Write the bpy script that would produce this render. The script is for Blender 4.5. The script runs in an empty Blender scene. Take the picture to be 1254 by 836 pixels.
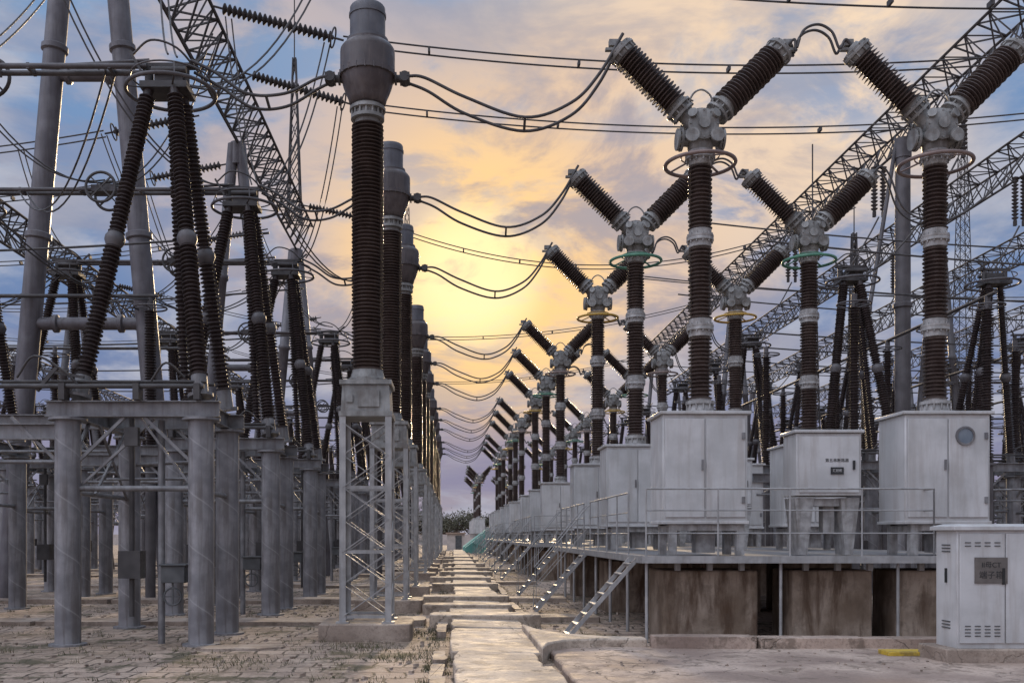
import bpy, math, random
from mathutils import Vector, Matrix
random.seed(7)
S=bpy.context.scene
COL=S.collection
H=1.65
V=Vector
# ------------------------------------------------------------ node helpers
def nt_new(m):
    m.use_nodes=True
    return m.node_tree
def L(t,a,b): t.links.new(a,b)
def math_n(t,op,a,b=None,c=None,clamp=False):
    n=t.nodes.new('ShaderNodeMath'); n.operation=op; n.use_clamp=clamp
    for i,v in enumerate((a,b,c)):
        if v is None: continue
        if isinstance(v,(int,float)): n.inputs[i].default_value=v
        else: L(t,v,n.inputs[i])
    return n.outputs[0]
def mixc(t,f,a,b,mode='MIX'):
    n=t.nodes.new('ShaderNodeMix'); n.data_type='RGBA'; n.blend_type=mode
    for sock,v in ((n.inputs[0],f),(n.inputs[6],a),(n.inputs[7],b)):
        if isinstance(v,(int,float)): sock.default_value=v
        elif isinstance(v,(tuple,list)): sock.default_value=(v[0],v[1],v[2],1)
        else: L(t,v,sock)
    return n.outputs[2]
def ramp(t,f,stops):
    n=t.nodes.new('ShaderNodeValToRGB'); e=n.color_ramp.elements
    while len(e)<len(stops): e.new(0.5)
    for i,(p,c) in enumerate(stops):
        e[i].position=p
        e[i].color=(c,c,c,1) if isinstance(c,(int,float)) else (c[0],c[1],c[2],1)
    L(t,f,n.inputs[0]); return n.outputs[0]
def maprange(t,v,a,b,c=0,d=1,smooth=True):
    n=t.nodes.new('ShaderNodeMapRange'); n.interpolation_type='SMOOTHSTEP' if smooth else 'LINEAR'
    L(t,v,n.inputs[0])
    for i,x in enumerate((a,b,c,d)): n.inputs[i+1].default_value=x
    return n.outputs[0]
def noise(t,vec,scale,detail=4,rough=0.55,dist=0):
    n=t.nodes.new('ShaderNodeTexNoise'); n.inputs['Scale'].default_value=scale
    n.inputs['Detail'].default_value=detail; n.inputs['Roughness'].default_value=rough
    n.inputs['Distortion'].default_value=dist
    L(t,vec,n.inputs['Vector']); return n.outputs[0]
def vscale(t,vec,s,loc=(0,0,0)):
    n=t.nodes.new('ShaderNodeMapping'); n.inputs['Scale'].default_value=s; n.inputs['Location'].default_value=loc
    L(t,vec,n.inputs[0]); return n.outputs[0]
def ocoord(t,rand=True):
    tc=t.nodes.new('ShaderNodeTexCoord'); o=tc.outputs['Object']
    if rand:
        oi=t.nodes.new('ShaderNodeObjectInfo')
        cm=t.nodes.new('ShaderNodeCombineXYZ')
        r=math_n(t,'MULTIPLY',oi.outputs['Random'],37.0)
        L(t,r,cm.inputs[0]); L(t,r,cm.inputs[1])
        a=t.nodes.new('ShaderNodeVectorMath'); a.operation='ADD'
        L(t,o,a.inputs[0]); L(t,cm.outputs[0],a.inputs[1]); o=a.outputs[0]
    return o
def material(name,c1,c2,scale=3,rough=0.5,metal=0.0,bump=0.1,bscale=40,streak=0.0,streakcol=(0.1,0.07,0.05),rand=True,coat=0.0,spiral=False,grime=0.0,sscale=(6,6,.45),crack=0.0):
    m=bpy.data.materials.new(name); t=nt_new(m); b=t.nodes['Principled BSDF']
    o=ocoord(t,rand)
    n=noise(t,o,scale,6,0.6)
    f=maprange(t,n,0.35,0.68)
    c=mixc(t,f,c1,c2)
    if streak>0:
        sv=vscale(t,o,sscale); sn=noise(t,sv,1.6,6,0.65,.3)
        c=mixc(t,math_n(t,'MULTIPLY',maprange(t,sn,0.44,0.68),streak),c,streakcol)
    if grime>0:
        gn=noise(t,o,2.2,7,0.7)
        c=mixc(t,math_n(t,'MULTIPLY',maprange(t,gn,0.5,0.62),grime),c,(0.10,0.07,0.048))
    hgt=None
    if crack>0:
        vo=t.nodes.new('ShaderNodeTexVoronoi'); vo.feature='DISTANCE_TO_EDGE'; vo.inputs['Scale'].default_value=.55
        wv=t.nodes.new('ShaderNodeTexNoise'); wv.inputs['Scale'].default_value=2.5; wv.inputs['Detail'].default_value=6; L(t,o,wv.inputs['Vector'])
        sc=t.nodes.new('ShaderNodeVectorMath'); sc.operation='SCALE'; sc.inputs['Scale'].default_value=.7; L(t,wv.outputs['Color'],sc.inputs[0])
        ad=t.nodes.new('ShaderNodeVectorMath'); ad.operation='ADD'; L(t,o,ad.inputs[0]); L(t,sc.outputs[0],ad.inputs[1]); L(t,ad.outputs[0],vo.inputs['Vector'])
        cr=maprange(t,vo.outputs['Distance'],0,.008,1,0)
        c=mixc(t,math_n(t,'MULTIPLY',cr,crack),c,(.07,.055,.04))
        sp_=noise(t,o,22,3,.8); c=mixc(t,math_n(t,'MULTIPLY',maprange(t,sp_,.50,.66),.5),c,(.17,.125,.095))
        hgt=math_n(t,'MULTIPLY',cr,-.6)
    if spiral:
        tc=t.nodes.new('ShaderNodeTexCoord'); sp=t.nodes.new('ShaderNodeSeparateXYZ'); L(t,tc.outputs['Object'],sp.inputs[0])
        at=math_n(t,'ARCTAN2',sp.outputs[1],sp.outputs[0])
        s=math_n(t,'ADD',math_n(t,'MULTIPLY',at,1/(2*math.pi)),math_n(t,'MULTIPLY',sp.outputs[2],1.25))
        fr=math_n(t,'FRACT',s)
        line=maprange(t,math_n(t,'ABSOLUTE',math_n(t,'SUBTRACT',fr,0.5)),0.0,0.03,1,0)
        c=mixc(t,math_n(t,'MULTIPLY',line,0.3),c,(0.45,0.44,0.43))
    L(t,c,b.inputs['Base Color'])
    rn=noise(t,o,scale*4,4)
    L(t,maprange(t,rn,0.3,0.7,max(0.05,rough-0.12),min(1,rough+0.12)),b.inputs['Roughness'])
    b.inputs['Metallic'].default_value=metal
    if coat: b.inputs['Coat Weight'].default_value=coat
    if bump>0:
        bn=noise(t,o,bscale,4); bp=t.nodes.new('ShaderNodeBump'); bp.inputs['Strength'].default_value=bump
        bp.inputs['Distance'].default_value=0.02
        if hgt is not None: bn=math_n(t,'ADD',bn,hgt)
        L(t,bn,bp.inputs['Height']); L(t,bp.outputs[0],b.inputs['Normal'])
    return m
M={}
M['porc']=material('brown_porcelain',(0.048,0.032,0.027),(0.080,0.055,0.046),2.5,0.42,0,0.0,coat=0.05,streak=0.35,streakcol=(0.12,0.095,0.083))
M['porcd']=material('dark_porcelain',(0.026,0.017,0.016),(0.046,0.031,0.028),2.5,0.5,0,0.0,streak=0.25,streakcol=(0.075,0.057,0.052))
M['dull']=material('dull_string_porcelain',(0.045,0.038,0.036),(0.075,0.066,0.062),2.5,0.8,0,0.0)
M['cast']=material('grey_cast_aluminium',(0.18,0.175,0.165),(0.31,0.305,0.29),5,0.55,0.15,0.15,60,streak=0.5,streakcol=(0.09,0.07,0.058),grime=.35)
M['flange']=material('pale_flange_cement',(0.25,0.24,0.23),(0.41,0.395,0.38),8,0.6,0.1,0.15,60,streak=0.5,streakcol=(0.12,0.09,0.07))
M['galv']=material('galvanised_steel',(0.14,0.135,0.138),(0.24,0.235,0.235),4,0.5,0.2,0.08,50,streak=0.5,streakcol=(0.08,0.062,0.052))
M['lgalv']=material('bright_galvanised_steel',(0.28,0.275,0.27),(0.40,0.39,0.38),4,0.5,0.2,0.08,50,streak=0.3,streakcol=(0.14,0.12,0.1))
M['post']=material('spiral_pipe_steel',(0.165,0.16,0.168),(0.28,0.272,0.275),3,0.5,0.2,0.1,40,streak=0.6,streakcol=(0.095,0.078,0.068),rand=False,spiral=True)
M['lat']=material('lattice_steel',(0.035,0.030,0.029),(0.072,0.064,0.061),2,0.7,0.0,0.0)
M['pipe']=material('painted_pipe',(0.10,0.09,0.098),(0.16,0.15,0.158),2,0.5,0.1,0.05,30,streak=0.5,streakcol=(0.065,0.053,0.05))
M['dpipe']=material('dark_painted_pipe',(0.065,0.058,0.060),(0.115,0.105,0.107),2,0.55,0.1,0.0,30,streak=0.4,streakcol=(0.055,0.045,0.04))
M['tank']=material('transformer_head_paint',(0.050,0.038,0.038),(0.085,0.069,0.067),3,0.45,0.05,0.05,40,streak=0.45,streakcol=(0.13,0.105,0.095))
M['cap']=material('transformer_cap_paint',(0.080,0.078,0.088),(0.13,0.128,0.14),3,0.45,0.05,0.05,40,streak=0.5,streakcol=(0.06,0.052,0.052))
M['white']=material('weathered_white_paint',(0.42,0.415,0.405),(0.55,0.54,0.53),1.3,0.45,0,0.05,30,streak=0.36,streakcol=(0.27,0.225,0.19),sscale=(4,4,.35))
M['seam']=material('dark_seam',(0.06,0.06,0.06),(0.10,0.10,0.10),5,0.7,0,0)
M['glass']=material('dark_glass',(0.12,0.15,0.18),(0.2,0.23,0.26),2,0.15,0,0)
M['wire']=material('aluminium_conductor',(0.045,0.040,0.039),(0.08,0.073,0.07),4,0.6,0.15,0)
M['conc']=material('weathered_concrete',(0.23,0.175,0.137),(0.41,0.33,0.265),1.2,0.85,0,0.6,14,grime=.55,crack=.3)
M['path']=material('path_concrete',(0.33,0.26,0.20),(0.56,0.46,0.365),0.9,0.85,0,0.9,9,rand=False,grime=.5,crack=.4)
M['road']=material('road_concrete',(0.24,0.172,0.137),(0.52,0.40,0.32),1.1,0.85,0,1.0,6,rand=False,grime=.65,crack=.45)
M['pier']=material('stained_concrete',(0.17,0.12,0.082),(0.37,0.295,0.23),1.4,0.85,0,0.7,10,streak=0.9,streakcol=(0.080,0.043,0.023),grime=.45,sscale=(2.6,2.6,.5))
M['rgrey']=material('ring_grey',(0.17,0.12,0.105),(0.23,0.17,0.15),4,0.5,0.3,0)
M['rgreen']=material('ring_green',(0.07,0.20,0.13),(0.10,0.26,0.17),4,0.5,0.1,0)
M['ryel']=material('ring_yellow',(0.42,0.25,0.04),(0.50,0.31,0.06),4,0.5,0.1,0)
M['yellow']=material('yellow_paint',(0.50,0.33,0.03),(0.60,0.42,0.06),4,0.6,0,0.1,grime=.6)
M['plate']=material('grey_nameplate',(0.12,0.105,0.095),(0.17,0.15,0.135),6,0.5,0.2,0)
M['black']=material('black_ink',(0.015,0.015,0.015),(0.03,0.03,0.03),6,0.5,0,0)
M['brick']=material('brown_wall',(0.28,0.19,0.14),(0.36,0.26,0.2),2,0.9,0,0.1)
M['cream']=material('cream_wall',(0.42,0.36,0.32),(0.52,0.45,0.40),2,0.9,0,0.1)
M['teal']=material('green_roof',(0.12,0.32,0.28),(0.17,0.40,0.34),2,0.7,0,0)
M['bark']=material('bark',(0.06,0.045,0.035),(0.10,0.08,0.06),6,0.9,0,0)
M['leaf']=material('leaf',(0.07,0.07,0.04),(0.13,0.11,0.07),6,0.8,0,0)
M['weed']=material('weed',(0.05,0.055,0.022),(0.14,0.11,0.055),6,0.9,0,0,rand=False)
# ground
def ground_mat():
    m=bpy.data.materials.new('paver_ground'); t=nt_new(m); b=t.nodes['Principled BSDF']
    tc=t.nodes.new('ShaderNodeTexCoord'); o=tc.outputs['Object']
    nz=t.nodes.new('ShaderNodeTexNoise'); nz.inputs['Scale'].default_value=1.1; nz.inputs['Detail'].default_value=5
    L(t,o,nz.inputs['Vector'])
    s=t.nodes.new('ShaderNodeVectorMath'); s.operation='SCALE'; s.inputs['Scale'].default_value=0.34
    L(t,nz.outputs['Color'],s.inputs[0])
    a=t.nodes.new('ShaderNodeVectorMath'); a.operation='ADD'; L(t,o,a.inputs[0]); L(t,s.outputs[0],a.inputs[1])
    br=t.nodes.new('ShaderNodeTexBrick'); L(t,a.outputs[0],br.inputs['Vector'])
    br.inputs['Color1'].default_value=(0.46,0.345,0.265,1); br.inputs['Color2'].default_value=(0.29,0.212,0.165,1)
    br.inputs['Mortar'].default_value=(0.060,0.045,0.029,1)
    br.inputs['Scale'].default_value=1; br.inputs['Mortar Size'].default_value=0.024
    br.inputs['Mortar Smooth'].default_value=0.6
    br.inputs['Brick Width'].default_value=0.40; br.inputs['Row Height'].default_value=0.46
    n1=noise(t,o,0.45,6,0.65); n2=noise(t,o,5,6,0.7)
    c=mixc(t,math_n(t,'MULTIPLY',maprange(t,n1,0.44,0.60),.65),br.outputs[0],(0.20,0.145,0.10))
    c=mixc(t,math_n(t,'MULTIPLY',maprange(t,n2,0.49,0.63),0.5),c,(0.50,0.39,0.30))
    n3=noise(t,o,1.0,6,0.75)
    c=mixc(t,math_n(t,'MULTIPLY',maprange(t,n3,0.52,0.60),0.85),c,(0.072,0.062,0.030))
    n4=noise(t,o,14,4,0.8)
    c=mixc(t,math_n(t,'MULTIPLY',maprange(t,n4,0.52,0.66),0.6),c,(0.09,0.064,0.042))
    L(t,c,b.inputs['Base Color']); b.inputs['Roughness'].default_value=0.9
    h=math_n(t,'ADD',math_n(t,'MULTIPLY',br.outputs['Fac'],-.7),math_n(t,'MULTIPLY',noise(t,o,9,6,0.7),1.6))
    bp=t.nodes.new('ShaderNodeBump'); bp.inputs['Strength'].default_value=0.75; bp.inputs['Distance'].default_value=0.035
    L(t,h,bp.inputs['Height']); L(t,bp.outputs[0],b.inputs['Normal'])
    return m
M['ground']=ground_mat()

# ------------------------------------------------------------ mesh builder
def basis(ax):
    ax=V(ax).normalized()
    up=V((0,0,1)) if abs(ax.z)<0.95 else V((1,0,0))
    u=ax.cross(up).normalized(); w=ax.cross(u).normalized()
    return ax,u,w
class MB:
    def __init__(s): s.v=[];s.f=[];s.sm=[]
    def box(s,c,d,rot=None):
        i=len(s.v); c=V(c)
        for z in(-.5,.5):
            for y in(-.5,.5):
                for x in(-.5,.5):
                    p=V((x*d[0],y*d[1],z*d[2]))
                    if rot: p=rot@p
                    s.v.append(c+p)
        for q in((0,2,3,1),(4,5,7,6),(0,1,5,4),(2,6,7,3),(0,4,6,2),(1,3,7,5)):
            s.f.append([i+k for k in q]); s.sm.append(False)
        return s
    def prism(s,pts,z0,z1):
        i=len(s.v); n=len(pts)
        for z in(z0,z1):
            for x,y in pts: s.v.append(V((x,y,z)))
        s.f.append([i+n+k for k in range(n)]); s.sm.append(False)
        for a in range(n):
            b=(a+1)%n; s.f.append([i+a,i+b,i+n+b,i+n+a]); s.sm.append(False)
        return s
    def slab(s,cx,cy,w,l,z0,z1,rot=0,jit=.015,tilt=0):
        pts=[]
        for (ax_,ay),(bx_,by) in zip(((-1,-1),(1,-1),(1,1),(-1,1)),((1,-1),(1,1),(-1,1),(-1,-1))):
            n=7
            for k in range(n):
                t=k/n; x=(ax_+(bx_-ax_)*t)*w/2+random.uniform(-jit,jit); y=(ay+(by-ay)*t)*l/2+random.uniform(-jit,jit)
                if k==0: x*=1-min(.3,jit*1.8/w); y*=1-min(.3,jit*1.8/l)
                pts.append((cx+x*math.cos(rot)-y*math.sin(rot),cy+x*math.sin(rot)+y*math.cos(rot)))
        i=len(s.v); s.prism(pts,z0,z1)
        for k in range(len(pts)): s.v[i+len(pts)+k].z+=tilt*(pts[k][0]-cx)
        return s
    def frustum(s,z0,d0,z1,d1,c=(0,0)):
        i=len(s.v)
        for z,d in((z0,d0),(z1,d1)):
            for y in(-.5,.5):
                for x in(-.5,.5): s.v.append(V((c[0]+x*d[0],c[1]+y*d[1],z)))
        for q in((0,2,3,1),(4,5,7,6),(0,1,5,4),(2,6,7,3),(0,4,6,2),(1,3,7,5)):
            s.f.append([i+k for k in q]); s.sm.append(False)
        return s
    def bar(s,p0,p1,w,h=None):
        h=h or w; p0=V(p0);p1=V(p1); ax,u,k=basis(p1-p0); i=len(s.v)
        for p in(p0,p1):
            for a,b in((-.5,-.5),(.5,-.5),(.5,.5),(-.5,.5)): s.v.append(p+u*a*w+k*b*h)
        for q in((0,1,5,4),(1,2,6,5),(2,3,7,6),(3,0,4,7),(3,2,1,0),(4,5,6,7)):
            s.f.append([i+j for j in q]); s.sm.append(False)
        return s
    def lathe(s,prof,p0=(0,0,0),ax=(0,0,1),seg=20,caps=True):
        p0=V(p0); ax,u,k=basis(ax); i=len(s.v)
        cs=[(math.cos(2*math.pi*j/seg),math.sin(2*math.pi*j/seg)) for j in range(seg)]
        for r,z in prof:
            b=p0+ax*z
            for c,n in cs: s.v.append(b+u*(c*r)+k*(n*r))
        for a in range(len(prof)-1):
            for j in range(seg):
                j2=(j+1)%seg
                s.f.append([i+a*seg+j,i+a*seg+j2,i+(a+1)*seg+j2,i+(a+1)*seg+j]); s.sm.append(True)
        if caps:
            s.f.append([i+j for j in range(seg)][::-1]); s.sm.append(False)
            e=i+(len(prof)-1)*seg
            s.f.append([e+j for j in range(seg)]); s.sm.append(False)
        return s
    def cyl(s,p0,p1,r,r1=None,seg=16):
        p0=V(p0);p1=V(p1); return s.lathe([(r,0),(r if r1 is None else r1,(p1-p0).length)],p0,p1-p0,seg)
    def tube(s,pts,r,seg=8,closed=False):
        pts=[V(p) for p in pts]; n=len(pts); i=len(s.v)
        for a,p in enumerate(pts):
            if closed: d=pts[(a+1)%n]-pts[a-1]
            else: d=pts[min(a+1,n-1)]-pts[max(a-1,0)]
            _,u,k=basis(d)
            for j in range(seg):
                c=math.cos(2*math.pi*j/seg);q=math.sin(2*math.pi*j/seg); s.v.append(p+u*c*r+k*q*r)
        for a in range(n if closed else n-1):
            b=(a+1)%n
            for j in range(seg):
                j2=(j+1)%seg; s.f.append([i+a*seg+j,i+a*seg+j2,i+b*seg+j2,i+b*seg+j]); s.sm.append(True)
        if not closed:
            s.f.append([i+j for j in range(seg)]); s.sm.append(False)
            s.f.append([i+(n-1)*seg+j for j in range(seg)]); s.sm.append(False)
        return s
    def torus(s,c,nrm,R,r,seg=36,rs=8):
        c=V(c);_,u,k=basis(nrm);nn=V(nrm).normalized();i=len(s.v)
        for a in range(seg):
            t=2*math.pi*a/seg; d=u*math.cos(t)+k*math.sin(t)
            for j in range(rs):
                q=2*math.pi*j/rs; s.v.append(c+d*(R+r*math.cos(q))+nn*(r*math.sin(q)))
        for a in range(seg):
            b=(a+1)%seg
            for j in range(rs):
                j2=(j+1)%rs; s.f.append([i+a*rs+j,i+b*rs+j,i+b*rs+j2,i+a*rs+j2]); s.sm.append(True)
        return s
    def bolts(s,c,ax,R,n,r=0.018,h=0.03):
        c=V(c);ax,u,k=basis(ax)
        for a in range(n):
            t=2*math.pi*a/n; p=c+u*math.cos(t)*R+k*math.sin(t)*R
            s.cyl(p-ax*h,p+ax*h,r,seg=6)
        return s
    def mesh(s,name,mat):
        me=bpy.data.meshes.new(name); me.from_pydata([tuple(v) for v in s.v],[],s.f)
        me.polygons.foreach_set('use_smooth',s.sm)
        import bmesh
        b=bmesh.new(); b.from_mesh(me); bmesh.ops.recalc_face_normals(b,faces=b.faces); b.to_mesh(me); b.free()
        try: me.set_sharp_from_angle(angle=math.radians(50))
        except Exception: pass
        me.materials.append(mat); me.update(); return me
def obj(name,mb,mat,parent=None,loc=(0,0,0),bevel=0):
    o=bpy.data.objects.new(name,mb.mesh(name,mat) if isinstance(mb,MB) else mb)
    COL.objects.link(o); o.location=loc
    if parent: o.parent=parent
    if bevel:
        m=o.modifiers.new('bevel','BEVEL'); m.width=bevel; m.segments=2; m.limit_method='ANGLE'
    return o
def thing(name,label,cat,group=None,loc=(0,0,0)):
    e=bpy.data.objects.new(name,None); e.empty_display_size=0.3; COL.objects.link(e); e.location=loc
    tag(e,label,cat,group); return e
def tag(e,label,cat,group=None):
    e['label']=label; e['category']=cat
    if group: e['group']=group
    return e
def structure(o): o['kind']='structure'; return o
def cp(src,loc=None,rz=None,parent=None):
    n=src.copy(); COL.objects.link(n)
    if parent: n.parent=parent
    if loc is not None: n.location=loc
    if rz is not None: n.rotation_euler=(0,0,rz)
    for c in list(src.children): cp(c,parent=n)
    return n
def shed_profile(z0,z1,rc,ro,pitch,alt=0.82):
    n=max(2,int((z1-z0)/pitch)); p=(z1-z0)/n; pr=[(rc,z0)]
    for i in range(n):
        z=z0+i*p; r=ro if i%2==0 else rc+(ro-rc)*alt
        pr+=[(rc,z+p*0.08),(r*0.985,z+p*0.22),(r,z+p*0.34),(rc*1.04,z+p*0.80)]
    pr.append((rc,z1)); return pr
def catm(pts,n=10):
    P=[V(p) for p in pts]; P=[P[0]*2-P[1]]+P+[P[-1]*2-P[-2]]; out=[]
    for i in range(1,len(P)-2):
        a,b,c,d=P[i-1:i+3]
        for k in range(n):
            t=k/n
            out.append(0.5*((2*b)+(c-a)*t+(2*a-5*b+4*c-d)*t*t+(3*b-a-3*c+d)*t**3))
    out.append(P[-2]); return out
def sag(p0,p1,s,n=28):
    p0=V(p0);p1=V(p1); return [p0.lerp(p1,i/n)-V((0,0,4*s*(i/n)*(1-i/n))) for i in range(n+1)]

ROWS=[]
for g in (0,1,2,3):
    for k,d in enumerate((0,5.6,11.2)): ROWS.append((15.8+20.6*g+d,k,int(g)))
NR=len(ROWS)

# ------------------------------------------------------------ ground, path
g=MB()
xs=[-1500,-60,-12,14,60,1500]; ys=[-60,5,40,140,3000]
for y in ys:
    for x in xs: g.v.append(V((x,y,0)))
n=len(xs)
for j in range(len(ys)-1):
    for i in range(n-1): g.f.append([j*n+i,j*n+i+1,(j+1)*n+i+1,(j+1)*n+i]); g.sm.append(False)
structure(obj('ground',g,M['ground']))
p=MB(); y=6.0
while y<100:
    l=random.uniform(1.6,3.4)
    w=1.12+random.uniform(-.09,.09); cx=0.57+random.uniform(-.05,.05); a=random.uniform(-.018,.018)
    if 11.5<y<14.5: w+=.08
    h=0.15+random.uniform(-.035,.03)
    p.slab(cx,y+l/2,w,l-0.035,-.05,h,a,.024,random.uniform(-.03,.03))
    y+=l
for yy in (17.9,20.6,23.2,29.0,34,38.5,44,50,59,66):
    p.slab(0.45+random.uniform(-.25,.2),yy,1.85+random.uniform(-.1,.3),.75,.0,.215+random.uniform(-.02,.02),random.uniform(-.05,.05),.028)
structure(obj('path',p,M['path'],bevel=0.02))
fl_=MB().prism([(1.12,16.0),(1.30,15.0),(1.62,14.35),(2.15,13.98),(2.7,13.9),(2.7,13.62),(2.05,13.62),(1.55,13.45),(1.28,13.1),(1.14,12.5)],-.02,.22)
structure(obj('path_kerb',fl_,M['path'],bevel=.03))
k=MB()
y=6
while y<100:
    l=random.uniform(.9,2.2)
    if random.random()<.7: k.slab(-0.18+random.uniform(-.05,.04),y+l/2,.17,l-.04,-.03,.06+random.uniform(0,.05),random.uniform(-.03,.03),.016)
    if y>16.5 and random.random()<.7: k.slab(1.38+random.uniform(-.03,.03),y+l/2,.15,l-.04,-.03,.07+random.uniform(0,.04),random.uniform(-.02,.02),.014)
    y+=l
structure(obj('trench_kerb',k,M['conc'],bevel=0.012))
r=MB(); pts=[(40,4),(40,13.7)]
x=39.5
while x>2.0: pts.append((x,13.7+random.uniform(-.03,.03))); x-=.35
for a in range(0,9):
    t=math.radians(90+a*11.25); pts.append((1.9+0.6*math.cos(t),13.1+0.6*math.sin(t)))
yq=12.8
while yq>4: pts.append((1.3+random.uniform(-.02,.02),yq)); yq-=.3
r.prism(pts,-.05,.10)
structure(obj('road',r,M['road'],bevel=0.03))
k=MB(); x=2.75
while x<14:
    l=random.uniform(1.2,2.4)
    k.slab(x+l/2,13.6,l-.025,0.36+random.uniform(-.04,.04),.02,.25+random.uniform(-.03,.02),random.uniform(-.02,.02),.028)
    x+=l
structure(obj('road_kerb',k,M['road'],bevel=0.035))
s=MB()
for yy in (18.3,24.0,31,39,45,52,66):
    x=-0.5
    while x>-30:
        l=random.uniform(1.2,2.2)
        if random.random()<.92: s.slab(x-l/2,yy+random.uniform(-.05,.05),l-.04,0.9,-.03,.09+random.uniform(-.03,.03),random.uniform(-.02,.02),.024)
        x-=l
for yy in (19,24.6,33,45):
    s.slab(2.1,yy,1.4,.85,-.02,.1,0,.02)
for q in ((-3.1,14.3,1.2,.5),(-7.5,13.2,1.4,.4)): s.slab(q[0],q[1],q[2],q[3],-.02,.03,random.uniform(-.2,.2),.05)
structure(obj('pavement',s,M['conc'],bevel=0.015))

# ------------------------------------------------------------ current transformer
ct=thing('current_transformer','tall brown porcelain current transformer on a grey lattice stand','transformer','row of current transformers')
st=MB(); hw=0.36; z0,z1=0.27,3.52
for sx in(-1,1):
    for sy in(-1,1):
        st.box((sx*hw,sy*(hw+.042),(z0+z1)/2),(0.10,0.014,z1-z0)); st.box((sx*(hw+.042),sy*hw,(z0+z1)/2),(0.014,0.10,z1-z0))
        st.box((sx*hw,sy*hw,z0+.012),(0.2,0.2,0.024))
nb=6
for i in range(nb):
    za=z0+.1+(z1-z0-.2)*i/nb; zb=z0+.1+(z1-z0-.2)*(i+1)/nb
    for sgn in(-1,1):
        a,b=(-hw,hw) if i%2==0 else (hw,-hw)
        st.bar((a,sgn*(hw+.03),za),(b,sgn*(hw+.03),zb),0.055,0.012)
        st.bar((sgn*(hw+.03),a,za),(sgn*(hw+.03),b,zb),0.012,0.055)
        st.bar((b,sgn*(hw+.012),za),(a,sgn*(hw+.012),zb),0.045,0.012)
        if i%2==0:
            st.bar((-hw,sgn*(hw+.02),za),(hw,sgn*(hw+.02),za),0.012,0.05)
            st.bar((sgn*(hw+.02),-hw,za),(sgn*(hw+.02),hw,za),0.05,0.012)
obj('lattice_stand',st,M['lgalv'],ct)
fo=MB().slab(0,0,1.45,1.25,-.03,.27,0,.012); obj('concrete_footing',fo,M['conc'],ct,bevel=0.02)
ba=MB().frustum(3.52,(0.84,0.84),3.60,(0.84,0.84)).frustum(3.6,(0.78,0.78),4.02,(0.92*.8,0.92*.8)).box((0,0,4.06),(0.82,0.82,0.07))
ba.lathe([(0.33,4.095),(0.33,4.15),(0.28,4.17),(0.25,4.27),(0.25,4.30)],seg=28).bolts((0,0,4.13),(0,0,1),0.31,14)
ba.box((0.05,-0.405,3.8),(0.34,0.03,0.26)).box((-.25,-.40,3.8),(.1,.04,.12))
obj('base_tank',ba,M['cast'],ct)
po=MB().lathe(shed_profile(4.29,8.27,0.195,0.262,0.06,0.9),seg=28); obj('porcelain_insulator',po,M['porc'],ct)
nf=MB().lathe([(0.2,8.25),(0.2,8.32),(0.27,8.33),(0.27,8.38),(0.23,8.39),(0.23,8.46),(0.29,8.47),(0.29,8.52),(.25,8.53),(.25,8.56)],seg=28).bolts((0,0,8.42),(0,0,1),0.255,16,.016,.07)
obj('neck_flange',nf,M['cast'],ct)
he=MB().lathe([(0.25,8.55),(0.29,8.58),(0.31,8.66),(0.35,8.75),(0.385,8.84),(0.41,8.93),(0.425,9.00),(0.46,9.01),(0.46,9.07),(0.44,9.08),(0.44,9.40),(0.435,9.45),(0.40,9.50),(0.345,9.545),(0.345,9.57)],seg=40)
he.bolts((0,0,9.04),(0,0,1),.452,20,.014,.045)
obj('head_tank',he,M['tank'],ct)
tp=MB().lathe([(0.335,9.57),(0.335,9.61),(0.285,9.62),(0.285,9.98),(0.30,9.985),(0.30,10.03),(0.285,10.04),(0.285,10.12),(0.27,10.145),(0.15,10.155),(0.01,10.16)],seg=32)
obj('expansion_cap',tp,M['cap'],ct)
for sx in(-1,1):
    te=MB()
    te.cyl((sx*.40,0,9.0),(sx*.56,0,9.0),0.06).box((sx*.60,0,9.0),(0.16,0.22,0.13)).cyl((sx*.44,0,9.0),(sx*.47,0,9.0),.1)
    te.cyl((sx*.6,-.12,9.0),(sx*.6,.12,9.0),.08)
    obj('terminal',te,M['wire'],ct)
CTX=-1.38
ct.location=(CTX,ROWS[0][0],0)
CTY=[r_[0] for r_ in ROWS]
for Y in CTY[1:]: cp(ct,(CTX,Y,0))

# ------------------------------------------------------------ circuit breaker column
cb=thing('circuit_breaker','y-shaped brown porcelain circuit breaker on a white box','circuit breaker','rows of circuit breakers')
bx=MB().box((-.04,0,2.70),(1.33,.95,1.68)); body=obj('mechanism_box',bx,M['white'],cb,bevel=0.015)
obj('roof_rim',MB().box((-.04,0,3.565),(1.43,1.05,0.05)),M['white'],body,bevel=0.008)
obj('base_rim',MB().box((-.04,0,1.85),(1.37,.99,0.05)),M['white'],body,bevel=0.008)
for xx,hx in((-.36,-.09),(.28,.55)):
    d1=obj('door',MB().box((xx,-0.488,2.70),(0.61,0.022,1.54)),M['white'],body,bevel=0.006)
    if xx<0: obj('handle',MB().box((hx,-0.52,2.75),(0.025,0.05,0.16)),M['galv'],d1)
    else:
        for z_ in(2.2,3.2): obj('hinge',MB().box((hx,-.51,z_),(.05,.03,.1)),M['galv'],d1)
lg=MB()
for sx in(-1,1):
    for sy in(-1,1): lg.box((sx*.53,sy*.36,1.585),(0.12,0.12,0.5))
    lg.box((sx*.53,0,1.75),(.11,.6,.1))
lg.box((0,-.36,1.77),(.94,.1,.1)).box((0,.36,1.77),(.94,.1,.1)).box((0.05,0,1.6),(.3,.3,.46))
obj('support_frame',lg,M['flange'],cb)
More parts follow.
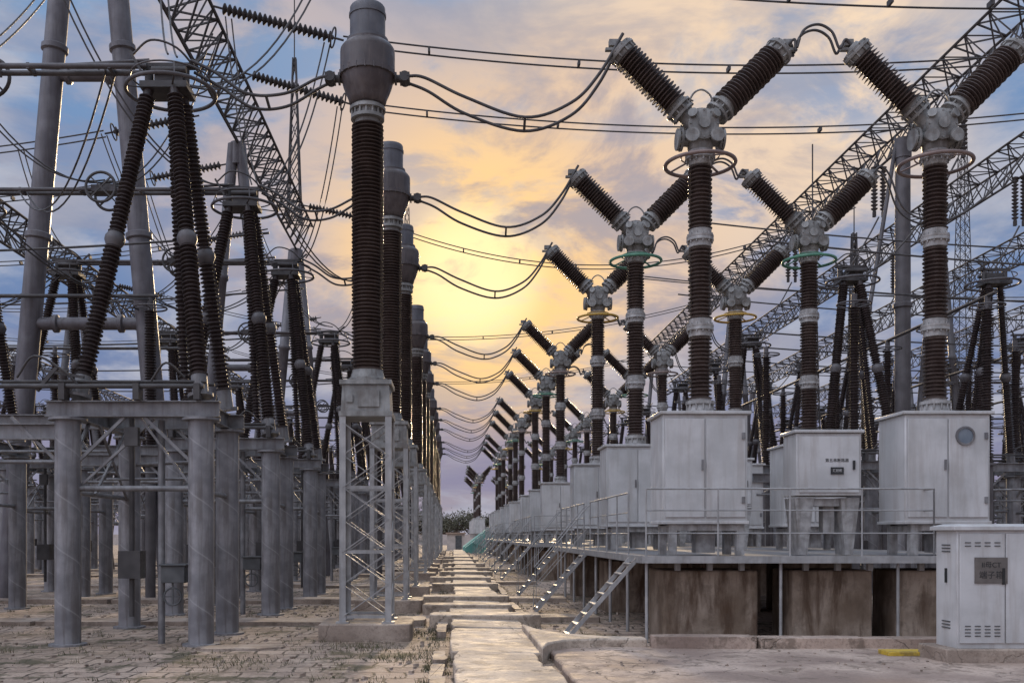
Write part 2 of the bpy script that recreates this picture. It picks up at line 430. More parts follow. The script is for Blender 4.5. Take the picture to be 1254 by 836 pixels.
obj('column_flange',MB().lathe([(0.30,3.58),(0.30,3.63),(0.22,3.64),(0.19,3.74),(0.23,3.75),(0.23,3.80),(.17,3.81),(.17,3.84)],seg=24).bolts((0,0,3.72),(0,0,1),0.21,12,.016,.06),M['flange'],cb)
for zc in(4.98,6.42):
    obj('column_flange',MB().lathe([(0.165,zc-.15),(0.18,zc-.14),(0.18,zc-.05),(0.215,zc-.045),(0.215,zc-.01),(.21,zc),(0.215,zc+.01),(0.215,zc+.045),(0.18,zc+.05),(0.18,zc+.14),(.165,zc+.15)],seg=24).bolts((0,0,zc),(0,0,1),0.195,12,.014,.075),M['flange'],cb)
obj('column_flange',MB().lathe([(.16,7.58),(.18,7.60),(.18,7.68),(.24,7.69),(.24,7.76),(.2,7.77),(.2,7.82)],seg=24).bolts((0,0,7.7),(0,0,1),0.21,12,.014,.06),M['flange'],cb)
for a,b in((3.83,4.84),(5.12,6.28),(6.56,7.60)): obj('support_insulator',MB().lathe(shed_profile(a,b,0.135,0.195,0.062,0.85),seg=24),M['porc'],cb)
C=V((0,0,8.22)); ANG=math.radians(45)
hdm=MB().lathe([(.17,7.80),(.20,7.86),(.21,7.98),(.21,8.12),(0.17,8.3)],seg=24)
hdm.lathe([(.15,-.27),(.21,-.26),(.245,-.25),(.245,-.20),(.21,-.19),(.21,.19),(.245,.20),(.245,.25),(.21,.26),(.15,.27)],(0,0,8.18),(0,1,0),24)
hdm.bolts((0,-.245,8.18),(0,1,0),.215,12,.016,.03)
hdm.cyl((0,-.31,8.18),(0,-.26,8.18),.09)
for sx in(-1,1):
    hdm.cyl((0,0,8.02),(sx*.33,0,8.02),.11).cyl((sx*.29,0,8.02),(sx*.325,0,8.02),.185,seg=20).cyl((sx*.345,0,8.02),(sx*.38,0,8.02),.17,seg=20)
    hdm.bolts((sx*.335,0,8.02),(1,0,0),.15,10,.016,.045)
    hdm.cyl((sx*.17,-.1,8.02),(sx*.2,-.33,7.98),.08).cyl((sx*.197,-.30,7.98),(sx*.2,-.33,7.98),.11)
    ax=V((sx*math.sin(ANG),0,math.cos(ANG)))
    hdm.lathe([(.15,0),(.13,.25),(.13,.36),(.21,.37),(.21,.41),(.165,.42),(.165,.47),(.23,.48),(.23,.52),(.18,.53),(.18,.6)],C-V((0,0,.05)),ax,22)
    hdm.bolts(C-V((0,0,.05))+ax*.45,ax,.195,10,.015,.09)
hdm.tube(catm([(-.22,-.1,8.55),(-.13,-.1,8.72),(0,-.1,8.78),(.13,-.1,8.70),(.20,-.1,8.53)],6),.016)
hdm.tube(catm([(-.34,-.05,8.48),(-.3,-.05,8.68),(-.12,-.05,8.62)],6),.014)
for sx,sy in((1,1),(1,-1),(-1,1),(-1,-1)): hdm.lathe([(.055,0),(.055,.14),(.075,.145),(.075,.17)],(sx*.12,sy*.16,8.3),(sx*.5,sy,.25),12)
hdm.lathe([(.09,8.3),(.09,8.44),(.13,8.45),(.13,8.48),(.06,8.5),(.02,8.52)],seg=16)
obj('junction_head',hdm,M['cast'],cb)
for sx in(-1,1):
    ax=V((sx*math.sin(ANG),0,math.cos(ANG))); O=C-V((0,0,.05))
    am=MB().lathe(shed_profile(.58,1.70,0.15,0.24,0.062,0.88),O,ax,26)
    arm=obj('interrupter_chamber',am,M['porc'],cb)
    ec=MB().lathe([(.18,1.68),(.20,1.70),(.20,1.76),(.24,1.77),(.24,1.81),(.21,1.82),(.21,1.86),(.12,1.88),(.10,1.92),(.01,1.93)],O,ax,22).bolts(O+ax*1.77,ax,.215,10,.015,.08)
    ec.box(O+ax*1.98,(.14,.10,.10)).box(O+ax*1.92+V((sx*.1,0,-.06)),(.14,.08,.04))
    obj('end_cap',ec,M['cast'],arm)
def ringmesh(mat):
    r_=MB().torus((0,0,7.62),(0,0,1),.55,.032,44).torus((0,0,7.74),(0,0,1),.30,.012,44,6)
    for a in range(4):
        t=math.radians(45+90*a); d=V((math.cos(t),math.sin(t),0)); r_.bar(d*.2+V((0,0,7.72)),d*.55+V((0,0,7.64)),.04,.014)
    return r_.mesh('grading_ring',mat)
RM=[ringmesh(M['rgrey']),ringmesh(M['rgreen']),ringmesh(M['ryel'])]
obj('grading_ring',RM[0],None,cb)
BX=(3.98,7.77)
rlab=('dull reddish','green','yellow')
def win(parent):
    w=MB().lathe([(.15,0),(.15,.03),(.12,.032),(.12,.01)],(.22,-.497,3.2),(0,-1,0),24); o=obj('window',w,M['galv'],parent)
    w=MB().cyl((.22,-.502,3.2),(.22,-.512,3.2),.12,seg=24); obj('window_glass',w,M['glass'],parent)
cb.location=(BX[0],ROWS[0][0],0)
FAR=[(x_,y_,i_%3,6) for i_,y_ in enumerate((112,117.6,123.2,133,139)) for x_ in (3.0,6.8)]
POS=[(X,Y,k_,g_,bi) for Y,k_,g_ in ROWS for bi,X in enumerate(BX)]+[(a_,b_,c_,d_,0) for a_,b_,c_,d_ in FAR]
for i_,(X,Y,k_,g_,bi) in enumerate(POS):
    c=cb if i_==0 else cp(cb,(X,Y,0))
    c['label']='y-shaped brown porcelain breaker with %s ring on white box'%rlab[k_]
    for ch in c.children:
        if ch.name.startswith('grading_ring'): ch.data=RM[k_]
        if ch.name.startswith('mechanism_box') and bi==1 and g_<2: win(ch)

cc=thing('control_cabinet','white control cabinet on splayed legs with a black notice','cabinet','control cabinets on the platforms')
b=obj('cabinet_body',MB().box((0,0,2.76),(1.02,.62,.98)),M['white'],cc,bevel=.012)
obj('cabinet_roof',MB().box((0,0,3.28),(1.10,.70,.05)),M['white'],cc,bevel=.01)
d=obj('door',MB().box((0,-.32,2.76),(.94,.02,.88)),M['white'],b,bevel=.005)
obj('handle',MB().box((.38,-.345,2.75),(.03,.04,.14)),M['black'],d)
for sx in(-1,1):
    lg=MB().frustum(1.34,(.12,.4),2.24,(.30,.5),(sx*.36,0)); obj('stand_leg',lg,M['flange'],cc)
obj('stand_frame',MB().box((0,0,2.17),(.42,.4,.12)).box((.08,0,1.9),(.18,.18,.42)),M['flange'],cc)
def text(name,s,size,loc,mat,parent,ext=.002):
    cu=bpy.data.curves.new(name,'FONT'); cu.body=s; cu.size=size; cu.align_x='CENTER'; cu.align_y='CENTER'; cu.extrude=ext
    o=bpy.data.objects.new(name+'_tmp',cu); COL.objects.link(o); bpy.context.view_layer.update()
    me=bpy.data.meshes.new_from_object(o.evaluated_get(bpy.context.evaluated_depsgraph_get()))
    bpy.data.objects.remove(o)
    me.materials.clear(); me.materials.append(mat)
    q=bpy.data.objects.new(name,me); COL.objects.link(q); q.parent=parent; q.location=loc; q.rotation_euler=(math.pi/2,0,0); return q
obj('display_window',MB().box((0.12,-.337,2.66),(.2,.02,.11)),M['black'],b)
text('lettering','第五串断路器',.062,(.12,-.332,2.82),M['black'],b)
text('lettering','汇控柜',.05,(.12,-.3485,2.66),M['white'],b)
cc.location=(5.90,ROWS[0][0]-.1,0)
for Y,k_,g_ in ROWS[1:9]: cp(cc,(5.90,Y-.1,0))

# piers
pr=obj('concrete_pier',MB().slab(0,0,1.52,1.15,-.04,1.10,0,.016),M['pier'],None,bevel=.03)
tag(pr,'rust-stained concrete pier under the breaker platform','pier','concrete piers')
pr.location=(4.04,15.95,0)
for Y,k_,g_ in ROWS[:12]:
    for X in(4.04,5.98,7.80):
        if X==4.04 and Y==ROWS[0][0]: continue
        q=cp(pr,(X,Y+.15,0)); q.rotation_euler=(0,0,math.pi if X==5.98 else 0)
        if X==5.98: q.scale=(.84,.9,1)
def railing(mb,pts,ht=1.03,r=.015,mid=True):
    for a,b_ in zip(pts[:-1],pts[1:]):
        a=V(a);b_=V(b_); n_=max(1,round((b_-a).length/1.1))
        for i in range(n_+1):
            q=a.lerp(b_,i/n_); mb.cyl(q,q+V((0,0,ht)),r,seg=8)
        mb.cyl(a+V((0,0,ht)),b_+V((0,0,ht)),r,seg=8)
        for m2 in (.34,.68): mb.cyl(a+V((0,0,ht*m2)),b_+V((0,0,ht*m2)),r*.7,seg=8)
for g_ in (0,1,2,3):
    Y0=15.8+20.6*g_; ya=Y0-.85; yb=Y0+12.2
    pf=thing('access_platform','grey steel walkway platform with tube railing around the breakers','platform','breaker platforms',(0,ya,0))
    ln=yb-ya
    dk=MB(); dk.box((6.05,ln/2,1.305),(6.3,ln,.05))
    obj('deck',dk,M['galv'],pf)
    fr=MB()
    fr.box((6.05,-.03,1.28),(6.36,.05,.11)).box((6.05,ln+.03,1.28),(6.36,.05,.11)).box((2.87,ln/2,1.28),(.05,ln,.11)).box((9.23,ln/2,1.28),(.05,ln,.11))
    yy=1.9
    while yy<ln: 
        fr.cyl((3.0,yy,0),(3.0,yy,1.28),.03,seg=8)
        yy+=1.87
    for x in(2.97,5.03,6.83,9.1): fr.cyl((x,.1,0),(x,.1,1.28),.025,seg=8)
    for x in(4.0,6.0,7.8): 
        for q_ in(-.5,0,.5): fr.box((x+q_,.35,1.19),(.08,.08,.18))
    obj('deck_frame',fr,M['lgalv'],pf)
    rl=MB()
    if g_==0: railing(rl,[(2.95,0.03,1.33),(7.35,0.03,1.33),(7.35,.9,1.33)])
    else: railing(rl,[(2.95,0.03,1.33),(8.9,0.03,1.33)])
    for i in range(3):
        s0=5.6*i+1.55; s1=min(5.6*i+5.6+.55,ln)
        if s1>s0+.5: railing(rl,[(2.95,s0,1.33),(2.95,s1,1.33)])
    railing(rl,[(2.95,ln-.05,1.33),(8.9,ln-.05,1.33)])
    obj('railing',rl,M['lgalv'],pf)
# stairs
XS=1.76
def stair(lab):
    sr=thing('access_stair',lab,'stair','access stairs')
    sm=MB()
    for y in(-.29,.29): sm.bar((XS,y,.02),(2.86,y,1.28),.02,.065)
    for i in range(8):
        t=(i+.5)/8; sm.box((XS+(2.86-XS)*t,0,.02+1.26*t),(.11,.56,.018))
    obj('flight',sm,M['lgalv'],sr); return sr
sr0=stair('slim grey steel stair without handrail at the platform edge'); sr0.location=(0,15.55,0)
sr=stair('slim grey steel stair with tube handrails climbing to the platform')
for y in(-.31,.31):
    hr=MB()
    hr.tube([(XS,y,.1),(XS+.02,y,.95),(2.86,y,2.25),(2.93,y,2.3)],.013)
    hr.cyl((2.3,y,.68),(2.3,y,1.58),.011,seg=8).bar((XS+.02,y,.55),(2.86,y,1.8),.013)
    obj('handrail',hr,M['lgalv'],sr)
sr.location=(0,ROWS[1][0]-.2,0)
for Y,k_,g_ in ROWS[2:12]: cp(sr,(0,Y-.2,0))

# ------------------------------------------------------------ disconnectors on supports
LEGB=[(-1.05,-1.0),(.80,-1.05),(.82,.55)]
def make_support():
    e=thing('steel_support','grey steel pipe support frame carrying disconnector insulators','support frame','steel pipe supports')
    pm=MB().lathe([(.28,0),(.28,.03),(.19,.035),(.19,3.36),(.28,3.365),(.28,3.4)],seg=24).mesh('post',M['post'])
    for x,y in((-1.18,-1.1),(.82,-1.1),(.82,.6),(-1.18,1.7)):
        o=obj('post',pm,None,e,(x,y,0))
    bm=MB()
    def ch(p0,p1):
        p0=V(p0);p1=V(p1); bm.bar(p0+V((0,0,.11)),p1+V((0,0,.11)),.16,.018).bar(p0-V((0,0,.11)),p1-V((0,0,.11)),.16,.018).bar(p0,p1,.02,.2)
    z=3.54
    ch((-1.5,-1.1,z),(1.1,-1.1,z)); ch((-1.5,.6,z-.002),(1.1,.6,z-.002)); ch((-1.18,-1.0,z-.004),(-1.18,1.9,z-.004)); ch((.82,-1.0,z-.004),(.82,.9,z-.004))
    ch((-1.18,.6,z+.003),(-3.6,.6,z+.003)); ch((-1.18,-1.1,3.20),(-3.2,-1.1,3.20))
    obj('top_beam',bm,M['galv'],e)
    br=MB()
    for x,y,dx,dy in((-1.18,-1.1,1,0),(.82,-1.1,-1,0),(.82,-1.1,0,1),(-1.18,-1.1,0,1),(.82,.6,-1,0),(-1.18,-1.1,-1,0)):
        br.bar((x+dx*.15,y+dy*.15,2.75),(x+dx*.85,y+dy*.85,3.42),.045)
    br.cyl((-1.18,-1.1,2.35),(.82,-1.1,2.35),.045,seg=10).cyl((.82,-1.1,2.3),(.82,.6,2.3),.04,seg=10).cyl((-1.18,-1.1,2.3),(-1.18,1.7,2.3),.04,seg=10)
    br.cyl((-1.18,1.7,2.9),(.82,.6,2.9),.03,seg=8).cyl((-1.18,-1.1,2.75),(-3.0,-1.1,2.75),.03,seg=8).cyl((-1.18,.6,3.05),(-3.6,.6,3.05),.025,seg=8).cyl((-1.3,.9,2.6),(.8,.6,2.6),.025,seg=8)
    br.bar((-1.0,-1.05,2.4),(.1,-1.05,3.4),.035).bar((.65,-1.05,2.4),(-.1,-1.05,3.4),.035)
    br.bar((-1.1,-.2,2.3),(-1.1,1.2,3.4),.035).bar((-1.1,1.3,2.3),(-1.1,0,3.4),.035).bar((-2.9,-1.1,2.75),(-2.2,-1.1,3.15),.03)
    for q_ in range(5): br.bar((-1.5-.42*q_,.6,3.06),(-1.72-.42*q_,.6,3.42),.025)
    obj('brace',br,M['galv'],e)
    sh=MB()
    sh.cyl((-2.6,-1.25,3.86),(.9,-1.25,3.86),.035,seg=10).cyl((-2.4,-1.1,3.95),(.9,-1.1,3.95),.025,seg=8).cyl((-2.4,-.6,3.98),(.9,-.6,3.98),.025,seg=8)
    for x in(-2.3,-1.2,-.1,.8): sh.box((x,-1.2,3.78),(.09,.22,.24))
    sh.cyl((-.35,-.7,0.4),(-.35,-.7,3.7),.04,seg=10).bar((-1.6,-1.2,3.8),(-1.3,-1.2,4.15),.05).bar((-1.5,-1.2,4.1),(-.9,-1.2,4.0),.04)
    sh.box((-.35,-.7,1.2),(.34,.28,.42)).box((-.2,-1.16,3.12),(.2,.1,.28)).cyl((.4,.2,.2),(.4,.2,3.7),.03,seg=8).box((.4,.2,1.35),(.26,.22,.3))
    sh.tube(catm([(-1.9,-1.2,4.0),(-1.6,-1.3,4.3),(-1.2,-1.25,4.1),(-1.0,-1.2,3.9)],5),.018).tube(catm([(.1,-1.2,3.95),(.35,-1.3,4.2),(.6,-1.2,4.0)],5),.018)
    obj('drive_shaft',sh,M['wire'],e)
    return e
def make_disc(arm):
    e=thing('disconnector','dark brown tripod insulator disconnector with a corona ring on top','disconnector','tripod disconnectors')
    tops=[(-.26,-.16),(.16,-.2),(.22,.14)]
    for (bx_,by_),(tx,ty) in zip(LEGB,tops):
        p0=V((bx_,by_,3.72)); p1=V((tx,ty,8.75)); ax=(p1-p0); Ln=ax.length; ax.normalize()
        im=MB().lathe(shed_profile(.34,Ln/2-.10,.085,.142,.066,.85)+shed_profile(Ln/2+.10,Ln-.1,.075,.13,.066,.85)+[(.08,Ln)],p0,ax,18)
        lg_=obj('insulator_leg',im,M['porcd'],e)
        obj('base_fitting',MB().lathe([(.19,0),(.19,.05),(.12,.06),(.12,.35)],p0,ax,18),M['galv'],lg_)
        obj('joint_fitting',MB().lathe([(.11,-.12),(.155,-.03),(.155,.03),(.11,.12)],p0+ax*(Ln/2),ax,18),M['dpipe'],lg_)
    im=MB().lathe(shed_profile(.3,4.7,.05,.10,.07,.85),V((.45,-.6,3.72)),V((-.33,.45,4.9)),14); obj('operating_insulator',im,M['porcd'],e)
    hm=MB().box((0,0,8.80),(.75,.55,.10)).box((.05,0,8.96),(.45,.3,.24)).cyl((-.3,0,8.85),(-.3,0,9.22),.07).cyl((.28,0,8.85),(.28,0,9.2),.07).box((.0,0,9.2),(.85,.14,.06)).cyl((-.2,-.2,9.05),(.35,-.2,9.05),.05)
    hm.bar((-.35,-.2,9.0),(-.55,-.2,9.35),.04).bar((.3,.1,9.2),(.55,.1,9.42),.04).tube(catm([(-.5,-.2,9.3),(-.2,-.25,9.5),(.2,-.2,9.4),(.5,0,9.1)],6),.018)
    obj('contact_head',hm,M['wire'],e)
    rg=MB().torus((0.05,0,8.78),(0,0,1),.70,.032,44).torus((0.05,0,9.0),(0,0,1),.62,.014,44,6)
    for a in range(4):
        t=math.radians(20+90*a); d_=V((math.cos(t),math.sin(t),0)); rg.bar(d_*.25+V((.05,0,8.8)),d_*.7+V((.05,0,8.79)),.03,.014); rg.bar(d_*.7+V((.05,0,8.79)),d_*.62+V((.05,0,9.0)),.02,.02)
    obj('grading_ring',rg,M['dpipe'],e)
    if arm:
        a=MB(); s_=-1 if arm<0 else 1; A=abs(arm)
        for y in(-.12,.12): a.cyl((s_*.3,y,9.15),(s_*(A-.3),y,9.15),.045,seg=10)
        x=.9
        while x<A-.4: a.box((s_*x,0,9.15),(.05,.3,.09)); x+=1.3
        a.box((s_*A/2,0,9.17),(.5,.35,.14)).cyl((s_*.3,0,9.3),(s_*1.6,0,9.22),.03,seg=8)
        ar=obj('contact_arm',a,M['dpipe'],e)
        for y in(-.28,.28):
            w=MB()
            w.torus((s_*A/2,y,9.15),(0,1,0),.32,.032,28)
            for t in(45,135): 
                d_=V((math.cos(math.radians(t)),0,math.sin(math.radians(t))))*.3; w.bar(V((s_*A/2,y,9.15))-d_,V((s_*A/2,y,9.15))+d_,.03)
            obj('corona_ring',w,M['wire'],ar)
    return e
sup=make_support(); dA=make_disc(-6.0); dB=make_disc(0)
DX1,DX2=-4.6,-10.6
sup.location=(DX1,ROWS[0][0],0); dA.location=(DX1,ROWS[0][0],0)
for Y,k_,g_ in ROWS[1:12]:
    cp(dA,(DX1,Y,0)); cp(sup,(DX1,Y,0))
first=True
for Y,k_,g_ in ROWS[0:12]:
    if first: dB.location=(DX2,Y,0); first=False
    else: cp(dB,(DX2,Y,0))
    cp(sup,(DX2,Y,0))
for Y,k_,g_ in ROWS[3:9]:
    cp(dB,(-18.5,Y,0)); cp(sup,(-18.5,Y,0)); 
    cp(dA,(-23.5,Y,0)); cp(sup,(-23.5,Y,0))
for Y,k_,g_ in ROWS[2:11]:
    cp(dB,(11.2,Y+.6,0),0.0); cp(sup,(11.2,Y+.6,0))
    cp(dB,(15.4,Y+.9,0),math.pi); cp(sup,(15.4,Y+.9,0),math.pi)
for Y,k_,g_ in ROWS[3:11]:
    cp(dA,(27.5,Y+.6,0)); cp(sup,(27.5,Y+.6,0)); cp(dB,(21.5,Y+.6,0)); cp(sup,(21.5,Y+.6,0))
for Y,k_,g_ in ROWS[4:11]:
    cp(dA,(39,Y+.6,0)); cp(sup,(39,Y+.6,0)); cp(dB,(33,Y+.6,0)); cp(sup,(33,Y+.6,0))
pi_=thing('post_insulator','slim dark post insulator on a slender grey steel stand','insulator','post insulators')
obj('stand',MB().cyl((0,0,0),(0,0,3.4),.13,seg=12).lathe([(.2,3.38),(.2,3.44)],seg=12),M['dpipe'],pi_)
obj('insulator',MB().lathe(shed_profile(3.44,7.3,.08,.15,.07,.85),seg=14),M['porcd'],pi_)
obj('cap_ring',MB().torus((0,0,7.35),(0,0,1),.4,.022,28,6).bar((-.4,0,7.35),(.4,0,7.35),.03).bar((0,-.4,7.35),(0,.4,7.35),.03).cyl((0,0,7.3),(0,0,7.6),.07),M['dpipe'],pi_)
pi_.location=(13.3,24.4,0)
for X,ys_ in ((13.3,(27.2,30,34,37,39.5,45,51,60,66)),(9.9,(24.2,31,36.5,42,48)),(17.2,(30,32.7,35.5,38.2,41,47)),(18.5,(31,37,42,48,57,63)),(24.5,(40,46,52,62)),(30,(46,52,60,68)),
              (-14.5,(27,32.5,38,44,50,60,66)),(-7.6,(24.6,31.5,38.5,44,50,59,65)),(-12.6,(24.5,31,40,46,53)),(-2.9,(38.3,44.4,59,65))):
    for y_ in ys_: cp(pi_,(X,y_,0))
ob=thing('operating_box','small dark motor box with hand wheel on a thin pipe','operating box','disconnector operating boxes')
obj('pipe_stand',MB().cyl((0,0,0),(0,0,3.4),.055,seg=12),M['galv'],ob)
obj('motor_box',MB().box((.22,-.02,1.06),(.36,.3,.26)).box((.22,-.02,1.2),(.42,.36,.03)),M['seam'],ob,bevel=.01)
obj('hand_wheel',MB().torus((.2,-.1,.72),(0,1,0),.13,.014,24).bar((.07,-.1,.72),(.33,-.1,.72),.015).bar((.2,-.1,.59),(.2,-.1,.93),.02),M['seam'],ob)
ob.location=(-4.45,14.95,0)
for Y,k_,g_ in ROWS[1:9]: cp(ob,(-4.4,Y-.9,0))

# ------------------------------------------------------------ jumpers
def wire(name,paths,r,label,group,spacers=0,seg=8):
    m=MB()
    for p_ in paths: m.tube(p_,r,seg)
    if spacers and len(paths)==2:
        n_=len(paths[0])
        for i in range(spacers):
            q=int((i+1)*n_/(spacers+1)); m.bar(paths[0][q],paths[1][q],.04,.03)
    o=obj(name,m,M['wire']); tag(o,label,'cable',group); return o
def off(pts,d): return [p_+V(d) for p_ in pts]
j=catm([(-.74,0,9.0),(-.45,0,8.97),(0.2,0,8.66),(1.15,0,8.34),(1.9,0,8.58),(2.35,0,9.05),(2.72,0,9.68)],8)
jt=catm([(-.74,0,8.98),(-.40,0,8.84),(0.2,0,8.48),(1.15,0,8.20),(1.9,0,8.45),(2.35,0,8.95),(2.70,0,9.62)],8)
jw=wire('jumper_cable',[off(j,(0,-.1,0)),off(jt,(0,.1,0))],.026,'twin aluminium jumper sagging from transformer to breaker','jumper cables',1)
jw.location=(0,ROWS[0][0],0)
for Y in CTY[1:]: cp(jw,(0,Y,0))
a=catm([(5.33,0,9.48),(5.48,0,9.60),(5.5,0,9.42),(5.62,0,9.74),(5.86,0,9.84),(6.08,0,9.72),(6.20,0,9.46),(6.30,0,9.60),(6.42,0,9.48)],8)
lk=wire('link_cable',[off(a,(0,-.07,0)),off(a,(0,.07,-.02))],.022,'arched twin cable linking two breaker arms','link cables')
lk.location=(0,ROWS[0][0],0)
for Y,k_,g_ in ROWS[1:]: cp(lk,(0,Y,0))
a=catm([(9.12,0,9.5),(9.3,0,9.66),(9.5,0,9.45),(9.8,0,8.75),(10.4,0,8.5),(11.2,.6,9.1)],8)
lk=wire('dropper_cable',[off(a,(0,-.09,0)),off(a,(0,.09,-.03))],.022,'twin cable dropping from breaker arm to disconnector','dropper cables')
lk.location=(0,ROWS[1][0],0)
for Y,k_,g_ in ROWS[2:12]: cp(lk,(0,Y,0))
a1=catm([(-4.2,0,9.25),(-3.8,0,9.05),(-3.3,0,8.72),(-2.7,0,8.72),(-2.2,0,8.95),(-2.02,0,9.0)],8)
a2=catm([(-4.2,0,9.15),(-3.75,0,8.9),(-3.25,0,8.58),(-2.7,0,8.6),(-2.2,0,8.88),(-2.02,0,8.97)],8)
lk=wire('loop_cable',[off(a1,(0,-.1,0)),off(a2,(0,.1,0))],.026,'sagging twin cable from disconnector to transformer','loop cables',1)
lk.location=(0,ROWS[0][0],0)
for Y,k_,g_ in ROWS[1:]: cp(lk,(0,Y,0))

# ------------------------------------------------------------ gantries
def girder(name,p0,p1,w,cell,r,label):
    p0=V(p0);p1=V(p1); Ln=(p1-p0).length; n_=int(Ln/cell); m=MB()
    hx=w/2; cs=[(-hx,0),(hx,0),(0,-w*.95)]
    ax=(p1-p0).normalized(); sx=V((0,0,1)).cross(ax).normalized(); up=V((0,0,1))
    P=lambda c,i: p0+ax*(Ln*i/n_)+sx*c[0]+up*c[1]
    for c in cs: m.cyl(P(c,0),P(c,n_),r,seg=6)
    for i in range(n_):
        for a_,b_ in((0,1),(1,2),(2,0)):
            m.bar(P(cs[a_],i),P(cs[b_],i+.5),r*.9); m.bar(P(cs[b_],i+.5),P(cs[a_],i+1),r*.9)
            m.bar(P(cs[a_],i),P(cs[b_],i),r*.7)
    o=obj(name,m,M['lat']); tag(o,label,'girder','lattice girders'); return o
girder('lattice_girder',(-6.35,13,14.3),(-6.35,40.2,14.3),1.15,1.0,.045,'dark steel lattice girder spanning high between gantry columns')
girder('lattice_girder',(-17.3,26,14),(-17.3,90,14),1.2,1.3,.055,'long dark lattice girder above the disconnector yard')
girder('lattice_girder',(-30,40,14),(-30,100,14),1.2,1.4,.055,'long dark lattice girder above the disconnector yard')
girder('lattice_girder',(15.2,14,15.9),(15.2,75,15.9),1.2,1.25,.044,'long steel lattice girder rising over the breaker yard')
girder('lattice_girder',(20.8,22,15.9),(20.8,92,15.9),1.2,1.35,.044,'steel lattice girder over the far busbar bays')
girder('lattice_girder',(27.5,30,15.9),(27.5,100,15.9),1.2,1.5,.045,'steel lattice girder over the far busbar bays')
girder('lattice_girder',(36,40,15.9),(36,110,15.9),1.2,1.6,.045,'steel lattice girder over the far busbar bays')
def aframe(X,Y,top,sp,r,label,lean=None,ties=(.55,),mat='pipe',r2=None):
    e=thing('gantry_column',label,'gantry column','pipe gantry columns',(X,Y,0))
    fx=[-sp,sp] if lean is None else lean
    P=[]
    for li,x in enumerate(fx):
        rr=r2 if (r2 and li==1) else r
        p0=V((x,0,0)); p1=V((x*.08,0,top)); P.append((p0,p1)); d_=(p1-p0); Ln=d_.length
        m=MB(); prof=[(rr,0)]
        q=4.5
        while q<Ln-1: prof+=[(rr,q-.1),(rr*1.22,q-.06),(rr*1.22,q+.06),(rr,q+.1)]; q+=4.8
        prof.append((rr*.95,Ln)); m.lathe(prof,p0,d_,20)
        obj('leg',m,M[mat],e)
    for t in ties:
        m=MB()
        a_=P[0][0].lerp(P[0][1],t); b_=P[1][0].lerp(P[1][1],t); m.cyl(a_,b_,r*.6)
        dd=(b_-a_)
        for f in(.22,.78): m.lathe([(r*.6,-.08),(r*.85,-.05),(r*.85,.05),(r*.6,.08)],a_.lerp(b_,f),dd,18)
        obj('tie_pipe',m,M[mat],e)
    obj('column_head',MB().cyl((0,0,top-.6),(0,0,top+.05),r*1.1),M[mat],e)
    return e
aframe(-9.3,25,22,2.1,.27,'tall grey pipe A-frame gantry column with tie pipes',ties=(.32,.608))
aframe(-6.4,29,13.2,1.3,.17,'slender grey A-frame gantry column under the girder',ties=(.5,))
aframe(-6.4,39.8,13.2,1.3,.2,'slender grey A-frame gantry column under the girder',ties=(.5,))
for X,Y in((-17.3,45),(-17.3,66),(-17.3,88),(-30,60),(-30,90)): aframe(X,Y,13,1.6,.17,'grey A-frame gantry column in the disconnector yard',mat='dpipe')
aframe(15.0,32.7,14.8,.1,.25,'grey pipe gantry column with a thin inclined brace',lean=[0,-2.6],ties=(),mat='dpipe',r2=.07)
for X,Y in((15.2,53),(15.2,74),(20.8,42),(20.8,74),(20.8,91),(27.5,60),(27.5,90),(36,60),(36,90)): aframe(X,Y,14.8,1.4,.14,'slender A-frame gantry column in the busbar yard',mat='dpipe')
def mast(X,Y,z0,z1,w,label,r=.035):
    m=MB(); n_=int((z1-z0)/.8)
    def c(i,k): 
        t=i/n_; ww=w*(1-.8*t); z=z0+(z1-z0)*t
        a_=[(-1,-1),(1,-1),(1,1),(-1,1)][k%4]; return V((a_[0]*ww/2,a_[1]*ww/2,z))
    for k in range(4):
        m.cyl(c(0,k),c(n_,k),r,seg=5)
        for i in range(n_): m.bar(c(i,k),c(i+1,k+1),r*.85); m.bar(c(i,k+1),c(i+1,k),r*.85)
    m.cyl((0,0,z1-.2),(0,0,z1+3),.025,seg=6)
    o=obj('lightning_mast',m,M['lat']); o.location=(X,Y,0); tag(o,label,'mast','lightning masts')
mast(-6.45,39.8,14.2,21,.55,'slim lattice lightning mast on a gantry column')
mast(-4.0,85,0,30,1.6,'distant slim lattice lightning mast')
mast(39,75,0,33,1.8,'distant slim lattice lightning mast')
mast(18,44,0,15.2,.8,'slim lattice steel column in the busbar yard')
mast(13.2,36,0,13,.6,'slim lattice steel column in the busbar yard',.025)

def string(p0,p1,r=.13):
    p0=V(p0);p1=V(p1);L_=(p1-p0).length; m=MB()
    m.lathe([(.025,0),(.025,.24)]+shed_profile(.25,L_-.25,.05,r,.12,1.0)+[(.025,L_-.24),(.025,L_)],p0,p1-p0,14)
    m.torus(p1-(p1-p0).normalized()*.25,(p1-p0),.22,.02,24,6)
    o=obj('insulator_string',m,M['dull']); tag(o,'dull grey strain insulator string hanging from the girder','insulator','insulator strings')
    return o
def span(Y,x0,z0,x1,z1,xm,zm,x2,z2,name='overhead_conductor',gap=.18):
    string((x0,Y,z0),(x1,Y,z1))
    A=Matrix(((x1*x1,x1,1),(xm*xm,xm,1),(x2*x2,x2,1))).inverted()@V((z1,zm,z2))
    pts=[V((x,Y,A[0]*x*x+A[1]*x+A[2])) for x in [x1+(x2-x1)*i/60 for i in range(61)]]
    m=MB().tube(off(pts,(0,-gap/2,.05)),.02,6).tube(off(pts,(0,gap/2,-.05)),.02,6)
    for i in range(4,60,7): m.box(pts[i],(.05,gap+.05,.12))
    o=obj(name,m,M['wire']); tag(o,'twin overhead conductor with spacers strung between gantries','power line','overhead conductors')
